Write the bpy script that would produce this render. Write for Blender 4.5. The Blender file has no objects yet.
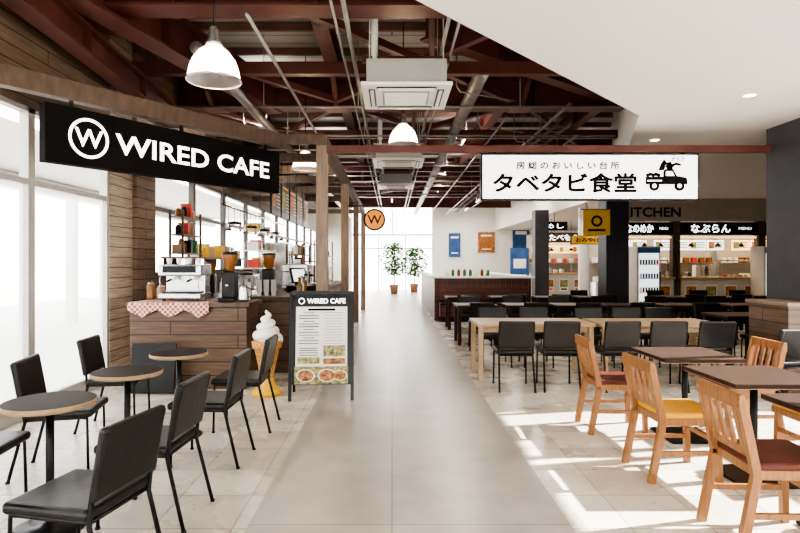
import bpy, bmesh, math, random
from mathutils import Vector, Matrix, Euler
random.seed(7)
SC=bpy.context.scene
COL=SC.collection
R=math.radians

# ---------------------------------------------------------------- materials
def nt(name):
    m=bpy.data.materials.new(name); m.use_nodes=True
    t=m.node_tree; b=t.nodes['Principled BSDF']
    return m,t,b
def lnk(t,a,b): t.links.new(a,b)
def coord(t,mode='Object'):
    n=t.nodes.new('ShaderNodeTexCoord'); return n.outputs[mode]
def M(name,col,rough=.5,metal=0.,var=.08,scale=6.,emit=0.,bump=0.,spec=.5,stretch=(1,1,1)):
    m,t,b=nt(name)
    mp=t.nodes.new('ShaderNodeMapping'); mp.inputs['Scale'].default_value=stretch
    lnk(t,coord(t),mp.inputs['Vector'])
    n=t.nodes.new('ShaderNodeTexNoise'); n.inputs['Scale'].default_value=scale; n.inputs['Detail'].default_value=5
    lnk(t,mp.outputs[0],n.inputs['Vector'])
    r=t.nodes.new('ShaderNodeValToRGB')
    r.color_ramp.elements[0].position=.3; r.color_ramp.elements[1].position=.7
    r.color_ramp.elements[0].color=tuple(c*(1-var) for c in col)+(1,)
    r.color_ramp.elements[1].color=tuple(min(1,c*(1+var)) for c in col)+(1,)
    lnk(t,n.outputs['Fac'],r.inputs[0]); lnk(t,r.outputs[0],b.inputs['Base Color'])
    b.inputs['Roughness'].default_value=rough; b.inputs['Metallic'].default_value=metal
    b.inputs['Specular IOR Level'].default_value=spec
    if emit>0:
        b.inputs['Emission Color'].default_value=tuple(col)+(1,); b.inputs['Emission Strength'].default_value=emit
    if bump>0:
        bp=t.nodes.new('ShaderNodeBump'); bp.inputs['Strength'].default_value=bump; bp.inputs['Distance'].default_value=.01
        lnk(t,n.outputs['Fac'],bp.inputs['Height']); lnk(t,bp.outputs[0],b.inputs['Normal'])
    return m
def planks(name,c1,c2,mort,w,h,vertical=False,rough=.55,msize=.006,floor=False,offset=.5,bias=0.,grain=.35,rvar=0.):
    m,t,b=nt(name)
    sp=t.nodes.new('ShaderNodeSeparateXYZ'); lnk(t,coord(t),sp.inputs[0])
    cb=t.nodes.new('ShaderNodeCombineXYZ')
    if floor:
        lnk(t,sp.outputs[0],cb.inputs[0]); lnk(t,sp.outputs[1],cb.inputs[1])
    else:
        ad=t.nodes.new('ShaderNodeMath'); ad.operation='ADD'
        lnk(t,sp.outputs[0],ad.inputs[0]); lnk(t,sp.outputs[1],ad.inputs[1])
        lnk(t,ad.outputs[0],cb.inputs[1 if vertical else 0]); lnk(t,sp.outputs[2],cb.inputs[0 if vertical else 1])
    br=t.nodes.new('ShaderNodeTexBrick'); br.offset=offset
    br.inputs['Scale'].default_value=1; br.inputs['Brick Width'].default_value=w; br.inputs['Row Height'].default_value=h
    br.inputs['Mortar Size'].default_value=msize; br.inputs['Mortar Smooth'].default_value=.1; br.inputs['Bias'].default_value=bias
    br.inputs['Color1'].default_value=c1+(1,); br.inputs['Color2'].default_value=c2+(1,); br.inputs['Mortar'].default_value=mort+(1,)
    lnk(t,cb.outputs[0],br.inputs['Vector'])
    n=t.nodes.new('ShaderNodeTexNoise'); n.inputs['Detail'].default_value=6; n.inputs['Scale'].default_value=3
    mp=t.nodes.new('ShaderNodeMapping'); mp.inputs['Scale'].default_value=(1,1,1) if floor else (1,14,1)
    lnk(t,cb.outputs[0],mp.inputs['Vector']); lnk(t,mp.outputs[0],n.inputs['Vector'])
    mr=t.nodes.new('ShaderNodeMapRange'); mr.inputs['From Min'].default_value=.3; mr.inputs['From Max'].default_value=.7
    mr.inputs['To Min'].default_value=1-grain; mr.inputs['To Max'].default_value=1+grain*.4
    lnk(t,n.outputs['Fac'],mr.inputs['Value'])
    mx=t.nodes.new('ShaderNodeMix'); mx.data_type='RGBA'; mx.blend_type='MULTIPLY'; mx.inputs['Factor'].default_value=1
    lnk(t,br.outputs['Color'],mx.inputs['A']); lnk(t,mr.outputs[0],mx.inputs['B'])
    lnk(t,mx.outputs['Result'],b.inputs['Base Color'])
    b.inputs['Roughness'].default_value=rough
    if rvar>0:
        m2=t.nodes.new('ShaderNodeMapRange'); m2.inputs['From Min'].default_value=.3; m2.inputs['From Max'].default_value=.7
        m2.inputs['To Min'].default_value=rough-rvar; m2.inputs['To Max'].default_value=rough+rvar
        lnk(t,n.outputs['Fac'],m2.inputs['Value']); lnk(t,m2.outputs[0],b.inputs['Roughness'])
    bp=t.nodes.new('ShaderNodeBump'); bp.inputs['Strength'].default_value=.25; bp.inputs['Distance'].default_value=.01; bp.invert=True
    lnk(t,br.outputs['Fac'],bp.inputs['Height']); lnk(t,bp.outputs[0],b.inputs['Normal'])
    return m
def checker(name,c1,c2,size):
    m,t,b=nt(name)
    ck=t.nodes.new('ShaderNodeTexChecker'); ck.inputs['Scale'].default_value=1/size
    ck.inputs['Color1'].default_value=c1+(1,); ck.inputs['Color2'].default_value=c2+(1,)
    lnk(t,coord(t),ck.inputs['Vector']); lnk(t,ck.outputs[0],b.inputs['Base Color']); b.inputs['Roughness'].default_value=.85
    return m
def glassy(name,tint=(1,1,1),mixf=.12,transl=True):
    m=bpy.data.materials.new(name); m.use_nodes=True; t=m.node_tree; t.nodes.clear()
    o=t.nodes.new('ShaderNodeOutputMaterial'); tr=t.nodes.new('ShaderNodeBsdfTransparent'); tr.inputs[0].default_value=tint+(1,)
    g=t.nodes.new('ShaderNodeBsdfTranslucent' if transl else 'ShaderNodeBsdfGlossy')
    g.inputs[0].default_value=(1,1,1,1)
    n=t.nodes.new('ShaderNodeTexNoise'); n.inputs['Scale'].default_value=2
    mr=t.nodes.new('ShaderNodeMapRange'); mr.inputs['To Min'].default_value=mixf*.8; mr.inputs['To Max'].default_value=mixf*1.2
    lnk(t,n.outputs['Fac'],mr.inputs['Value'])
    mx=t.nodes.new('ShaderNodeMixShader'); lnk(t,mr.outputs[0],mx.inputs[0])
    lnk(t,tr.outputs[0],mx.inputs[1]); lnk(t,g.outputs[0],mx.inputs[2]); lnk(t,mx.outputs[0],o.inputs[0])
    return m

m_tile=planks('floor_tile',(.74,.70,.63),(.57,.515,.44),(.32,.29,.25),.45,.45,floor=True,offset=0,rough=.28,msize=.004,grain=.10,rvar=.05)
m_conc=planks('floor_concrete',(.43,.395,.35),(.39,.355,.31),(.22,.20,.17),1.84,3.2,floor=True,offset=0,rough=.31,msize=.004,grain=.2,rvar=.03)
m_white=M('white_paint',(.84,.83,.81),.6,var=.02)
m_soffit=M('soffit_paint',(.68,.655,.625),.7,var=.015,scale=2)
m_deck=planks('roof_deck',(.56,.54,.515),(.49,.47,.45),(.18,.17,.17),6,.3,floor=True,rough=.6,msize=.012,grain=.1)
m_steel=M('maroon_steel',(.115,.040,.031),.42,var=.28,scale=3,spec=.4)
m_purlin=M('primer_steel',(.20,.11,.09),.5,var=.2,scale=3)
m_darkw=M('charcoal_wall',(.042,.042,.048),.55,var=.12,scale=4)
m_col=M('charcoal_column',(.03,.03,.038),.5,var=.1)
m_siding=planks('wood_siding',(.27,.19,.135),(.19,.13,.09),(.04,.03,.02),2.2,.14,rough=.6)
m_sidlight=planks('whitewashed_siding',(.60,.50,.40),(.48,.39,.30),(.16,.12,.1),2.2,.13,rough=.6)
m_cntr=planks('counter_wood',(.17,.105,.066),(.11,.068,.044),(.03,.02,.015),1.6,.16,rough=.5)
m_redw=planks('red_wood',(.20,.06,.034),(.13,.04,.025),(.02,.01,.008),1.5,.12,rough=.4)
m_beamw=M('dark_timber',(.10,.066,.046),.55,var=.3,scale=5,stretch=(3,3,1))
m_post=M('post_timber',(.22,.155,.11),.55,var=.2,scale=6,stretch=(6,6,.6))
m_metal=M('black_metal',(.02,.02,.021),.35,metal=.6,var=.1)
m_vinyl=M('black_vinyl',(.013,.0115,.011),.34,var=.2,scale=14,bump=.2,spec=.4)
m_vinylb=M('brown_vinyl',(.10,.024,.016),.38,var=.15,scale=12,spec=.35)
m_yell=M('mustard_vinyl',(.62,.32,.025),.45,var=.08,scale=10)
m_chairw=M('oak_chair_wood',(.29,.135,.052),.38,var=.24,scale=7,stretch=(8,8,1))
m_lightw=M('light_ash_wood',(.50,.35,.21),.42,var=.12,scale=6,stretch=(1,9,9))
m_dtop=M('walnut_top',(.045,.024,.017),.42,var=.3,scale=4,stretch=(2,9,2),spec=.25)
m_rtop=M('espresso_laminate',(.022,.014,.011),.55,var=.2,scale=5,spec=.12)
m_edge=M('ply_edge',(.36,.24,.14),.5,var=.2,scale=20,stretch=(1,1,6))
m_ss=M('stainless',(.6,.6,.6),.25,metal=.9,var=.08,scale=3)
m_black=M('black_gloss',(.010,.010,.011),.3,var=.1,spec=.3)
m_grayp=M('grey_plastic',(.35,.35,.34),.4,var=.05)
m_ac=M('ac_white',(.72,.71,.68),.4,var=.03)
m_frame=M('aluminium_frame',(.50,.48,.46),.4,metal=.3,var=.05)
m_dframe=M('dark_frame',(.07,.06,.055),.45,var=.1)
m_duct=M('galvanised_duct',(.30,.29,.28),.4,metal=.6,var=.15,scale=4)
m_glass=glassy('window_glass',(1,1,1),.06,False)
m_film=glassy('frosted_film',(.95,.96,.97),.3,True)
m_shade=glassy('prismatic_glass',(.97,.94,.88),.5,True)
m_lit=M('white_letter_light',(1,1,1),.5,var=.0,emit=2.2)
m_signw=M('lit_white_acrylic',(1,.98,.95),.4,var=.01,emit=1.2)
m_bulb=M('warm_bulb',(1,.75,.42),.5,var=0,emit=26)
m_down=M('downlight_lens',(1,.93,.8),.5,var=0,emit=18)
m_fillglow=M('fill_strip_glow',(1,.97,.92),.5,var=0,emit=6)  # glow for the added fill strips
m_ink=M('black_ink',(.010,.009,.009),.8,var=.05,spec=.1)
m_cream=M('soft_cream',(.88,.86,.83),.4,var=.02,emit=.05)
m_cone=checker('wafer_cone',(.72,.40,.14),(.56,.28,.09),.035)
m_conebase=M('yellow_base',(.80,.48,.06),.35,var=.03)
m_ging=checker('gingham_cloth',(.45,.11,.08),(.66,.58,.52),.03)
m_paper=M('menu_paper',(.76,.74,.70),.7,var=.03)
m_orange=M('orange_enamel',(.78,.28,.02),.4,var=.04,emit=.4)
m_leaf=M('leaf_green',(.09,.20,.05),.5,var=.4,scale=20)
m_blue=M('poster_blue',(.04,.11,.28),.5,var=.3,scale=5)
m_red=M('poster_red',(.55,.07,.05),.5,var=.3,scale=8)
m_food=M('food_photo',(.42,.17,.06),.5,var=.9,scale=28)
m_food2=M('salad_photo',(.30,.28,.12),.5,var=.8,scale=30)
m_litmenu=M('backlit_menu',(.80,.86,.92),.5,var=.08,scale=6,emit=1.2)
m_litwarm=M('backlit_warm',(1,.66,.32),.5,var=.1,scale=5,emit=1.6)
m_yban=M('yellow_banner',(.60,.37,.05),.7,var=.08)
m_amber=M('amber_glass',(.24,.10,.03),.2,var=.2)
m_green=M('green_glass',(.06,.18,.08),.2,var=.2)
m_concp=M('pavement',(.55,.54,.52),.8,var=.1,scale=1)
m_greyw=M('stall_wall',(.40,.36,.31),.6,var=.05)
m_stallw=M('stall_front_panel',(.58,.54,.48),.5,var=.05)
m_pot=M('terracotta',(.45,.24,.15),.7,var=.1)
m_bark=M('bark',(.16,.11,.07),.8,var=.3,scale=20)

# ---------------------------------------------------------------- mesh builder
class MB:
    def __init__(s): s.v=[];s.f=[];s.m=[];s.sm=[];s.mats=[]
    def mi(s,mat):
        if mat not in s.mats: s.mats.append(mat)
        return s.mats.index(mat)
    def add(s,vs,fs,mat,smooth=False):
        o=len(s.v); s.v+=[tuple(v) for v in vs]; k=s.mi(mat)
        for f in fs: s.f.append([i+o for i in f]); s.m.append(k); s.sm.append(smooth)
    def bm(s,bm,mat,smooth=False):
        bm.verts.ensure_lookup_table(); bm.verts.index_update()
        s.add([v.co[:] for v in bm.verts],[[v.index for v in f.verts] for f in bm.faces],mat,smooth); bm.free()
    def box(s,c,d,mat,bev=0.,rot=(0,0,0),seg=2):
        b=bmesh.new(); bmesh.ops.create_cube(b,size=1)
        for v in b.verts: v.co=Vector((v.co.x*d[0],v.co.y*d[1],v.co.z*d[2]))
        if bev>0: bmesh.ops.bevel(b,geom=b.edges[:],offset=min(bev,min(d)*.45),segments=seg,affect='EDGES',profile=.5)
        mt=Matrix.Translation(Vector(c))@Euler(rot).to_matrix().to_4x4()
        bmesh.ops.transform(b,matrix=mt,verts=b.verts[:])
        s.bm(b,mat,False)
    def bx(s,x0,x1,y0,y1,z0,z1,mat,bev=0.):
        s.box(((x0+x1)/2,(y0+y1)/2,(z0+z1)/2),(x1-x0,y1-y0,z1-z0),mat,bev)
    def beam(s,p0,p1,w,h,mat,up=(0,0,1)):
        p0=Vector(p0);p1=Vector(p1);d=(p1-p0);L=d.length;d.normalize()
        u=Vector(up); sd=d.cross(u).normalized(); u=sd.cross(d).normalized()
        vs=[]
        for q in (p0,p1):
            for a,b in ((-1,-1),(1,-1),(1,1),(-1,1)): vs.append(q+sd*a*w/2+u*b*h/2)
        s.add(vs,[(0,1,2,3),(7,6,5,4),(0,4,5,1),(1,5,6,2),(2,6,7,3),(3,7,4,0)],mat)
    def ibeam(s,p0,p1,w,h,mat):
        t=.03
        off=Vector((0,0,h/2-t/2))
        s.beam(Vector(p0)+off,Vector(p1)+off,w,t,mat); s.beam(Vector(p0)-off,Vector(p1)-off,w,t,mat)
        s.beam(p0,p1,.02,h-2*t,mat)
        d=Vector(p1)-Vector(p0); n=int(d.length/1.6)
        for i in range(1,n+1):
            q=Vector(p0)+d*(i/(n+1)); e=d.normalized()*.01
            s.beam(q-e,q+e,w*.9,h-2*t,mat)
    def tube(s,pts,r,mat,seg=8,radii=None,cap=True):
        pts=[Vector(p) for p in pts]; n=len(pts); vs=[]; fs=[]; prev=None
        for i,p in enumerate(pts):
            if i==0:t=pts[1]-p
            elif i==n-1:t=p-pts[i-1]
            else:t=(pts[i+1]-p).normalized()+(p-pts[i-1]).normalized()
            t.normalize()
            if prev is None:
                a=Vector((0,0,1)) if abs(t.z)<.9 else Vector((1,0,0)); u=t.cross(a).normalized()
            else:
                u=(prev-t*prev.dot(t)).normalized()
            prev=u; w=t.cross(u); rr=radii[i] if radii else r
            for k in range(seg):
                a=2*math.pi*k/seg; vs.append(p+u*math.cos(a)*rr+w*math.sin(a)*rr)
        for i in range(n-1):
            for k in range(seg):
                fs.append((i*seg+k,i*seg+(k+1)%seg,(i+1)*seg+(k+1)%seg,(i+1)*seg+k))
        if cap: fs.append(tuple(range(seg))[::-1]); fs.append(tuple((n-1)*seg+k for k in range(seg)))
        s.add(vs,fs,mat,True)
    def lathe(s,prof,c,mat,seg=32,cap=True):
        vs=[];fs=[];n=len(prof)
        for r,z in prof:
            for k in range(seg):
                a=2*math.pi*k/seg; vs.append((c[0]+r*math.cos(a),c[1]+r*math.sin(a),c[2]+z))
        for i in range(n-1):
            for k in range(seg): fs.append((i*seg+k,i*seg+(k+1)%seg,(i+1)*seg+(k+1)%seg,(i+1)*seg+k))
        s.add(vs,fs,mat,True)
        if cap:
            o=[]
            if prof[0][0]>1e-4: o.append(tuple(range(seg))[::-1])
            if prof[-1][0]>1e-4: o.append(tuple((n-1)*seg+k for k in range(seg)))
            if o: s.add(vs,o,mat,False)
    def prism(s,poly,z0,z1,mat):
        n=len(poly); vs=[(x,y,z0) for x,y in poly]+[(x,y,z1) for x,y in poly]
        fs=[tuple(range(n))[::-1],tuple(range(n,2*n))]+[(i,(i+1)%n,(i+1)%n+n,i+n) for i in range(n)]
        s.add(vs,fs,mat)
    def plate(s,pts,y,mat,th=.004):
        n=len(pts); vs=[(x,y-th,z) for x,z in pts]+[(x,y,z) for x,z in pts]
        fs=[tuple(range(n)),tuple(range(n,2*n))[::-1]]+[(i,i+n,(i+1)%n+n,(i+1)%n) for i in range(n)]
        s.add(vs,fs,mat)
    def ring(s,cx,cz,r0,r1,y,mat,seg=40,th=.004):
        vs=[];fs=[]
        for k in range(seg):
            a=2*math.pi*k/seg
            vs.append((cx+r0*math.cos(a),y-th,cz+r0*math.sin(a))); vs.append((cx+r1*math.cos(a),y-th,cz+r1*math.sin(a)))
        for k in range(seg):
            j=(k+1)%seg; fs.append((2*k,2*k+1,2*j+1,2*j))
        s.add(vs,fs,mat)
    def mesh(s,name):
        me=bpy.data.meshes.new(name); me.from_pydata(s.v,[],s.f)
        for m in s.mats: me.materials.append(m)
        me.polygons.foreach_set('material_index',s.m); me.polygons.foreach_set('use_smooth',s.sm)
        me.update(); return me
    def build(s,name,loc=(0,0,0),rz=0.,parent=None):
        return place(s.mesh(name),name,loc,rz,parent)
def place(me,name,loc=(0,0,0),rz=0.,parent=None):
    o=bpy.data.objects.new(name,me); o.location=loc; o.rotation_euler=(0,0,R(rz)); COL.objects.link(o)
    if parent: o.parent=parent
    return o
def empty(name,loc=(0,0,0),rz=0.):
    o=bpy.data.objects.new(name,None); o.location=loc; o.rotation_euler=(0,0,R(rz)); o.empty_display_size=.1; COL.objects.link(o); return o
def text(s,name,loc,mat,parent,w=None,h=None,rot=(90,0,0),offset=0.,bold=0.,align='CENTER'):
    c=bpy.data.curves.new(name,'FONT'); c.body=s; c.size=1; c.align_x=align; c.align_y='CENTER'; c.extrude=0; c.offset=offset; c.resolution_u=3
    o=bpy.data.objects.new(name,c); COL.objects.link(o); bpy.context.view_layer.update()
    me=bpy.data.meshes.new_from_object(o); bpy.data.objects.remove(o)
    if len(me.vertices)==0: return None
    V=[(v.co.x,v.co.y) for v in me.vertices]; F=[list(p.vertices) for p in me.polygons]
    xs=[v[0] for v in V]; ys=[v[1] for v in V]
    W=max(xs)-min(xs);Hh=max(ys)-min(ys);cx=(max(xs)+min(xs))/2;cy=(max(ys)+min(ys))/2
    sx=(w/W) if w else None; sy=(h/Hh) if h else None
    if sx is None: sx=sy
    if sy is None: sy=sx
    dirs=[(0,0)]
    if bold>0: dirs+=[(bold*math.cos(a*math.pi/4),bold*math.sin(a*math.pi/4)) for a in range(8)]
    vs=[];fs=[]
    for i,(dx,dy) in enumerate(dirs):
        o0=len(vs); vs+=[((x-cx)*sx+dx,(y_-cy)*sy+dy,i*.0002) for x,y_ in V]; fs+=[[k+o0 for k in f] for f in F]
    me=bpy.data.meshes.new(name); me.from_pydata(vs,[],fs); me.materials.append(mat); me.update()
    t=bpy.data.objects.new(name,me); COL.objects.link(t); t.location=loc; t.rotation_euler=tuple(R(a) for a in rot); t.parent=parent
    return t

# ---------------------------------------------------------------- room shell
H=4.9; SZ=3.2
b=MB()
b.add([(-3.6,-4,0),(-.82,-4,0),(-.82,30.2,0),(-3.6,30.2,0)],[(0,1,2,3)],m_tile)
b.add([(-.82,-4,0),(1.02,-4,0),(1.02,30.2,0),(-.82,30.2,0)],[(0,1,2,3)],m_conc)
b.add([(1.02,-4,0),(4.9,-4,0),(4.9,7.1,0),(12,7.1,0),(12,30.2,0),(1.02,30.2,0)],[(0,1,2,3,4,5)],m_tile)
b.build('floor')
g=MB(); g.bx(-40,45,-30,60,-.25,-.02,m_concp); g.build('ground_outside')
b=MB(); b.prism([(-3.6,-4),(4.98,-4),(4.98,7.05),(12,7.05),(12,30.2),(-3.6,30.2)],H,H+.15,m_deck); b.build('ceiling')
b=MB(); b.prism([(-3.5,-4),(4.95,-4),(4.95,7.1),(11.95,7.1),(11.95,30),(5.5,30),(5.5,14),(2.87,6.5),(-3.5,-.22)],SZ,H,m_soffit); b.build('ceiling_soffit')
b=MB()
b.bx(-3.62,-3.5,-4,6.95,0,.1,m_frame); b.bx(-3.62,-3.5,-4,6.95,3.0,H,m_siding)
b.bx(-3.62,-3.5,6.95,7.55,0,H,m_sidlight); b.bx(-3.62,-3.44,7.55,8.15,0,H,m_siding)
b.bx(-3.62,-3.5,8.15,30,0,1.3,m_siding); b.bx(-3.62,-3.5,8.15,30,2.95,H,m_siding)
b.build('wall_left')
def window(n,y0,y1,z0,z1,mf,film=None,trans=None,x=-3.56):
    w=MB(); t=.05
    w.bx(x-.04,x+.05,y0,y0+t,z0,z1,mf); w.bx(x-.04,x+.05,y1-t,y1,z0,z1,mf)
    w.bx(x-.04,x+.05,y0,y1,z0,z0+t,mf); w.bx(x-.04,x+.05,y0,y1,z1-t,z1,mf)
    if trans: w.bx(x-.03,x+.04,y0,y1,trans-.03,trans+.03,mf)
    if film: w.bx(x-.005,x,y0+t,y1-t,z0+t,film,m_film)
    w.bx(x-.008,x-.004,y0+t,y1-t,(film or z0+t),z1-t,m_glass)
    w.build('window_%d'%n)
k=1; y=-3.5
while y<6.9:
    window(k,y,min(y+1.49,6.95),.1,3.0,m_frame,film=2.25,trans=2.28); y+=1.493; k+=1
y=8.15
while y<29.5:
    window(k,y,min(y+1.8,30),1.3,2.95,m_dframe,trans=2.3); y+=1.82; k+=1
b=MB(); b.bx(-3.6,4.95,-4.1,-4,2.8,H,m_white); b.build('wall_front')
for i in range(5):  # unseen glazing behind the camera, added to let in more sky light
    w=MB(); x0=-3.5+i*1.68
    w.bx(x0,x0+.06,-4.08,-4.02,0,2.8,m_dframe); w.bx(x0+1.6,x0+1.66,-4.08,-4.02,0,2.8,m_dframe)
    w.bx(x0,x0+1.66,-4.08,-4.02,2.74,2.8,m_dframe); w.bx(x0,x0+1.66,-4.08,-4.02,0,.06,m_dframe); w.bx(x0+.06,x0+1.6,-4.055,-4.05,.06,2.74,m_glass)
    w.build('window_%d'%k); k+=1
b=MB()
b.bx(4.8,4.98,6.35,7.18,0,SZ,m_darkw); b.bx(4.8,4.98,-4,6.35,2.75,SZ,m_darkw); b.bx(4.8,4.98,-4,6.35,0,.25,m_darkw)
b.bx(4.98,12,7.05,7.18,0,SZ,m_darkw)
b.bx(4.8,4.98,3.0,3.55,.25,2.75,m_darkw); b.bx(4.8,4.98,-1.4,-.4,.25,2.75,m_darkw)
b.build('wall_right')
for i,(a,c) in enumerate([(-3.9,-1.4),(-.4,1.2),(1.3,3.0),(3.55,4.9),(5.0,6.3)]):  # unseen windows added so the sun throws patches on the floor
    w=MB()
    w.bx(4.84,4.92,a,a+.08,.25,2.75,m_dframe); w.bx(4.84,4.92,c-.08,c,.25,2.75,m_dframe); w.bx(4.84,4.92,a,c,1.55,1.63,m_dframe)
    w.bx(4.84,4.92,a,c,.25,.31,m_dframe); w.bx(4.84,4.92,a,c,2.69,2.75,m_dframe); w.bx(4.875,4.88,a+.08,c-.08,.31,2.69,m_glass)
    w.build('window_%d'%k); k+=1
b=MB(); b.bx(12,12.12,7.1,30,0,H,m_greyw); b.build('wall_side')
b=MB(); b.bx(-3.6,-2.21,30,30.15,0,H,m_white); b.build('wall_back')
b=MB(); b.bx(2.21,12,30,30.15,0,H,m_white); b.build('wall_back')
b=MB(); b.bx(-2.21,2.21,30,30.15,2.91,3.0,m_white); b.build('wall_back')
d=MB()
for x in (-2.2,-.75,.7,2.15): d.bx(x,x+.05,30.03,30.12,0,2.9,m_frame)
d.bx(-2.2,2.2,30.03,30.12,2.2,2.25,m_frame); d.bx(-2.2,2.2,30.06,30.07,.0,2.9,m_glass)
d.bx(-.05,-.01,29.98,30.03,.8,1.3,m_ss); d.bx(.01,.05,29.98,30.03,.8,1.3,m_ss)
d.build('door_1')
w=MB()
for x in (-2.2,0,2.15): w.bx(x,x+.05,30.03,30.12,3.0,H,m_frame)
w.bx(-2.2,2.2,30.06,30.07,3.0,H,m_glass); w.build('window_%d'%k)

# ---------------------------------------------------------------- steel roof structure
b=MB()
def edgeX(y):
    if y<=6.5: return 2.87-(6.5-y)*.948
    if y<14: return 2.87+(y-6.5)*2.63/7.5
    return 5.5
for y in (5.6,9.2,13.2,17.4,21.6,25.8):
    b.ibeam((-3.5,y,4.28),(edgeX(y)-.03,y,4.28),.3,.56,m_steel)
for y in (7.4,11.2,15.3,19.5):
    b.beam((-3.5,y,4.05),(edgeX(y)-.03,y,4.05),.12,.16,m_steel)
for x,y1 in ((-2.9,29.9),(-.9,29.9),(2.1,29.9),(4.0,29.9)):
    y0=2.6 if x<0 else (6.6 if x<3 else 10.6)
    b.ibeam((x,y0,4.62),(x,y1,4.62),.2,.34,m_steel)
b.ibeam((-3.3,3.6,4.1),(-1.9,9.0,4.1),.28,.44,m_steel)
b.ibeam((.4,6.6,4.3),(3.45,9.1,4.3),.2,.34,m_steel)
b.ibeam((-2.9,2.6,3.75),(-3.4,8.8,3.75),.2,.3,m_steel)
y=3.2
while y<29.5:
    b.beam((-3.5,y,4.84),(edgeX(y)-.05,y,4.84),.07,.11,m_purlin); y+=.95
for (p,q) in (((-3.2,5.8,4.0),(-.9,9.0,4.1)),((-.9,5.8,4.1),(1.9,9.0,4.1)),((1.5,5.8,4.1),(-.9,9.0,4.1)),((-.9,9.3,4.15),(2.1,13.1,4.15)),((2.1,9.3,4.15),(-.9,13.1,4.15)),((-.9,13.3,4.1),(2.1,17.3,4.1)),((2.1,13.3,4.1),(4.2,17.3,4.1)),((-3.3,9.3,4.1),(-.9,13.1,4.1)),((-.9,9.3,4.1),(-3.3,13.1,4.1)),((2.1,9.3,4.2),(4.4,13.1,4.2)),((2.1,17.5,4.1),(-.9,21.5,4.1))):
    b.beam(p,q,.09,.09,m_steel)
for x in (-2.9,-.9,2.1):
    for y in (9.2,13.2,17.4,21.6):
        b.beam((x,y-.9,4.5),(x,y-.15,4.03),.07,.07,m_steel); b.beam((x,y+.9,4.5),(x,y+.15,4.03),.07,.07,m_steel)
        b.box((x,y,4.0),(.34,.34,.02),m_purlin)
b.build('roof_beam_structure')
b=MB()
b.tube([(1.2,7.4,4.02),(1.2,29,4.02)],.10,m_duct,16)
for y in range(8,29): b.tube([(1.2,y,4.02),(1.2,y+.03,4.02)],.107,m_duct,16)
b.build('ventilation_duct')
b=MB()
b.tube([(-2.1,6,3.8),(-2.1,29,3.8)],.07,m_duct,16)
b.build('ventilation_duct')
b=MB()
for x,z,r in ((.55,3.85,.022),(.66,3.85,.016),(-.45,3.9,.026),(-.55,3.84,.014),(2.7,3.9,.026),(-1.3,3.72,.02),(1.75,3.7,.018),(3.3,3.75,.02)):
    y0=5 if x<.7 else (8.5 if x<3 else 10)
    b.tube([(x,y0,z),(x,28,z)],r,m_duct,8)
for y in (8.3,10.2,11.5,13.4,15,17,19): b.tube([(-3.4,y,3.8),(edgeX(y)-.1,y,3.8)],.018,m_duct,8)
for y in (8.3,10.2,11.5,13.4,15,17,19,23):
    for x in (-1.9,-.5,.6,2.7 if y>9 else 1.9): b.tube([(x,y,3.8),(x,y,4.88)],.007,m_grayp,6)
# branch conduits dropping from the deck
for x,y in ((-.2,7.0),(.9,7.8),(-2.6,9.8),(1.5,9.8),(2.4,11),(-.7,11.9),(3.6,12.2)):
    b.tube([(x,y,4.88),(x,y,3.95),(x+.05,y,3.87),(x+.9,y+.4,3.86)],.012,m_duct,6)
b.build('ceiling_pipe_run')
b=MB() # cable tray
for x in (3.0,3.24): b.bx(x,x+.015,10.2,28,3.98,4.04,m_duct)
for i in range(45): b.bx(3.0,3.25,10.3+i*.4,10.32+i*.4,3.98,3.995,m_duct)
for i in range(9): b.tube([(3.12,10.5+i*2,3.99),(3.12,10.5+i*2,4.88)],.006,m_grayp,6)
b.build('cable_tray')

def ac(loc):
    b=MB(); w=.94
    b.box((0,0,.02),(w,w,.04),m_ac,.015); b.box((0,0,.16),(w*.88,w*.88,.26),m_grayp,.01)
    b.box((0,0,-.004),(.5,.5,.012),m_grayp,.004)
    for i in range(9): b.box((0,-.2+i*.05,-.012),(.46,.012,.01),m_ac)
    for a in range(4):
        r=Matrix.Rotation(a*math.pi/2,3,'Z'); p=r@Vector((0,.36,-.003))
        b.box(p,(.62,.07,.012),m_black,rot=(0,0,a*math.pi/2))
        b.box(p+Vector((0,0,-.008)),(.6,.035,.01),m_ac,rot=(.3,0,a*math.pi/2))
    top=H-loc[2]
    for sx in (-1,1):
        for sy in (-1,1):
            b.tube([(sx*.38,sy*.38,.2),(sx*.38,sy*.38,top)],.008,m_grayp,6)
    b.tube([(.3,.2,.29),(.3,.2,top)],.035,m_purlin,10); b.tube([(-.34,0,.29),(-.34,0,top)],.04,m_ac,10)
    b.box((0,0,.42),(.96,.06,.06),m_steel)
    b.build('ceiling_air_conditioner',loc)
ac((.15,6.15,3.3)); ac((.12,10.6,3.35)); ac((.1,14.6,3.45))

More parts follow.
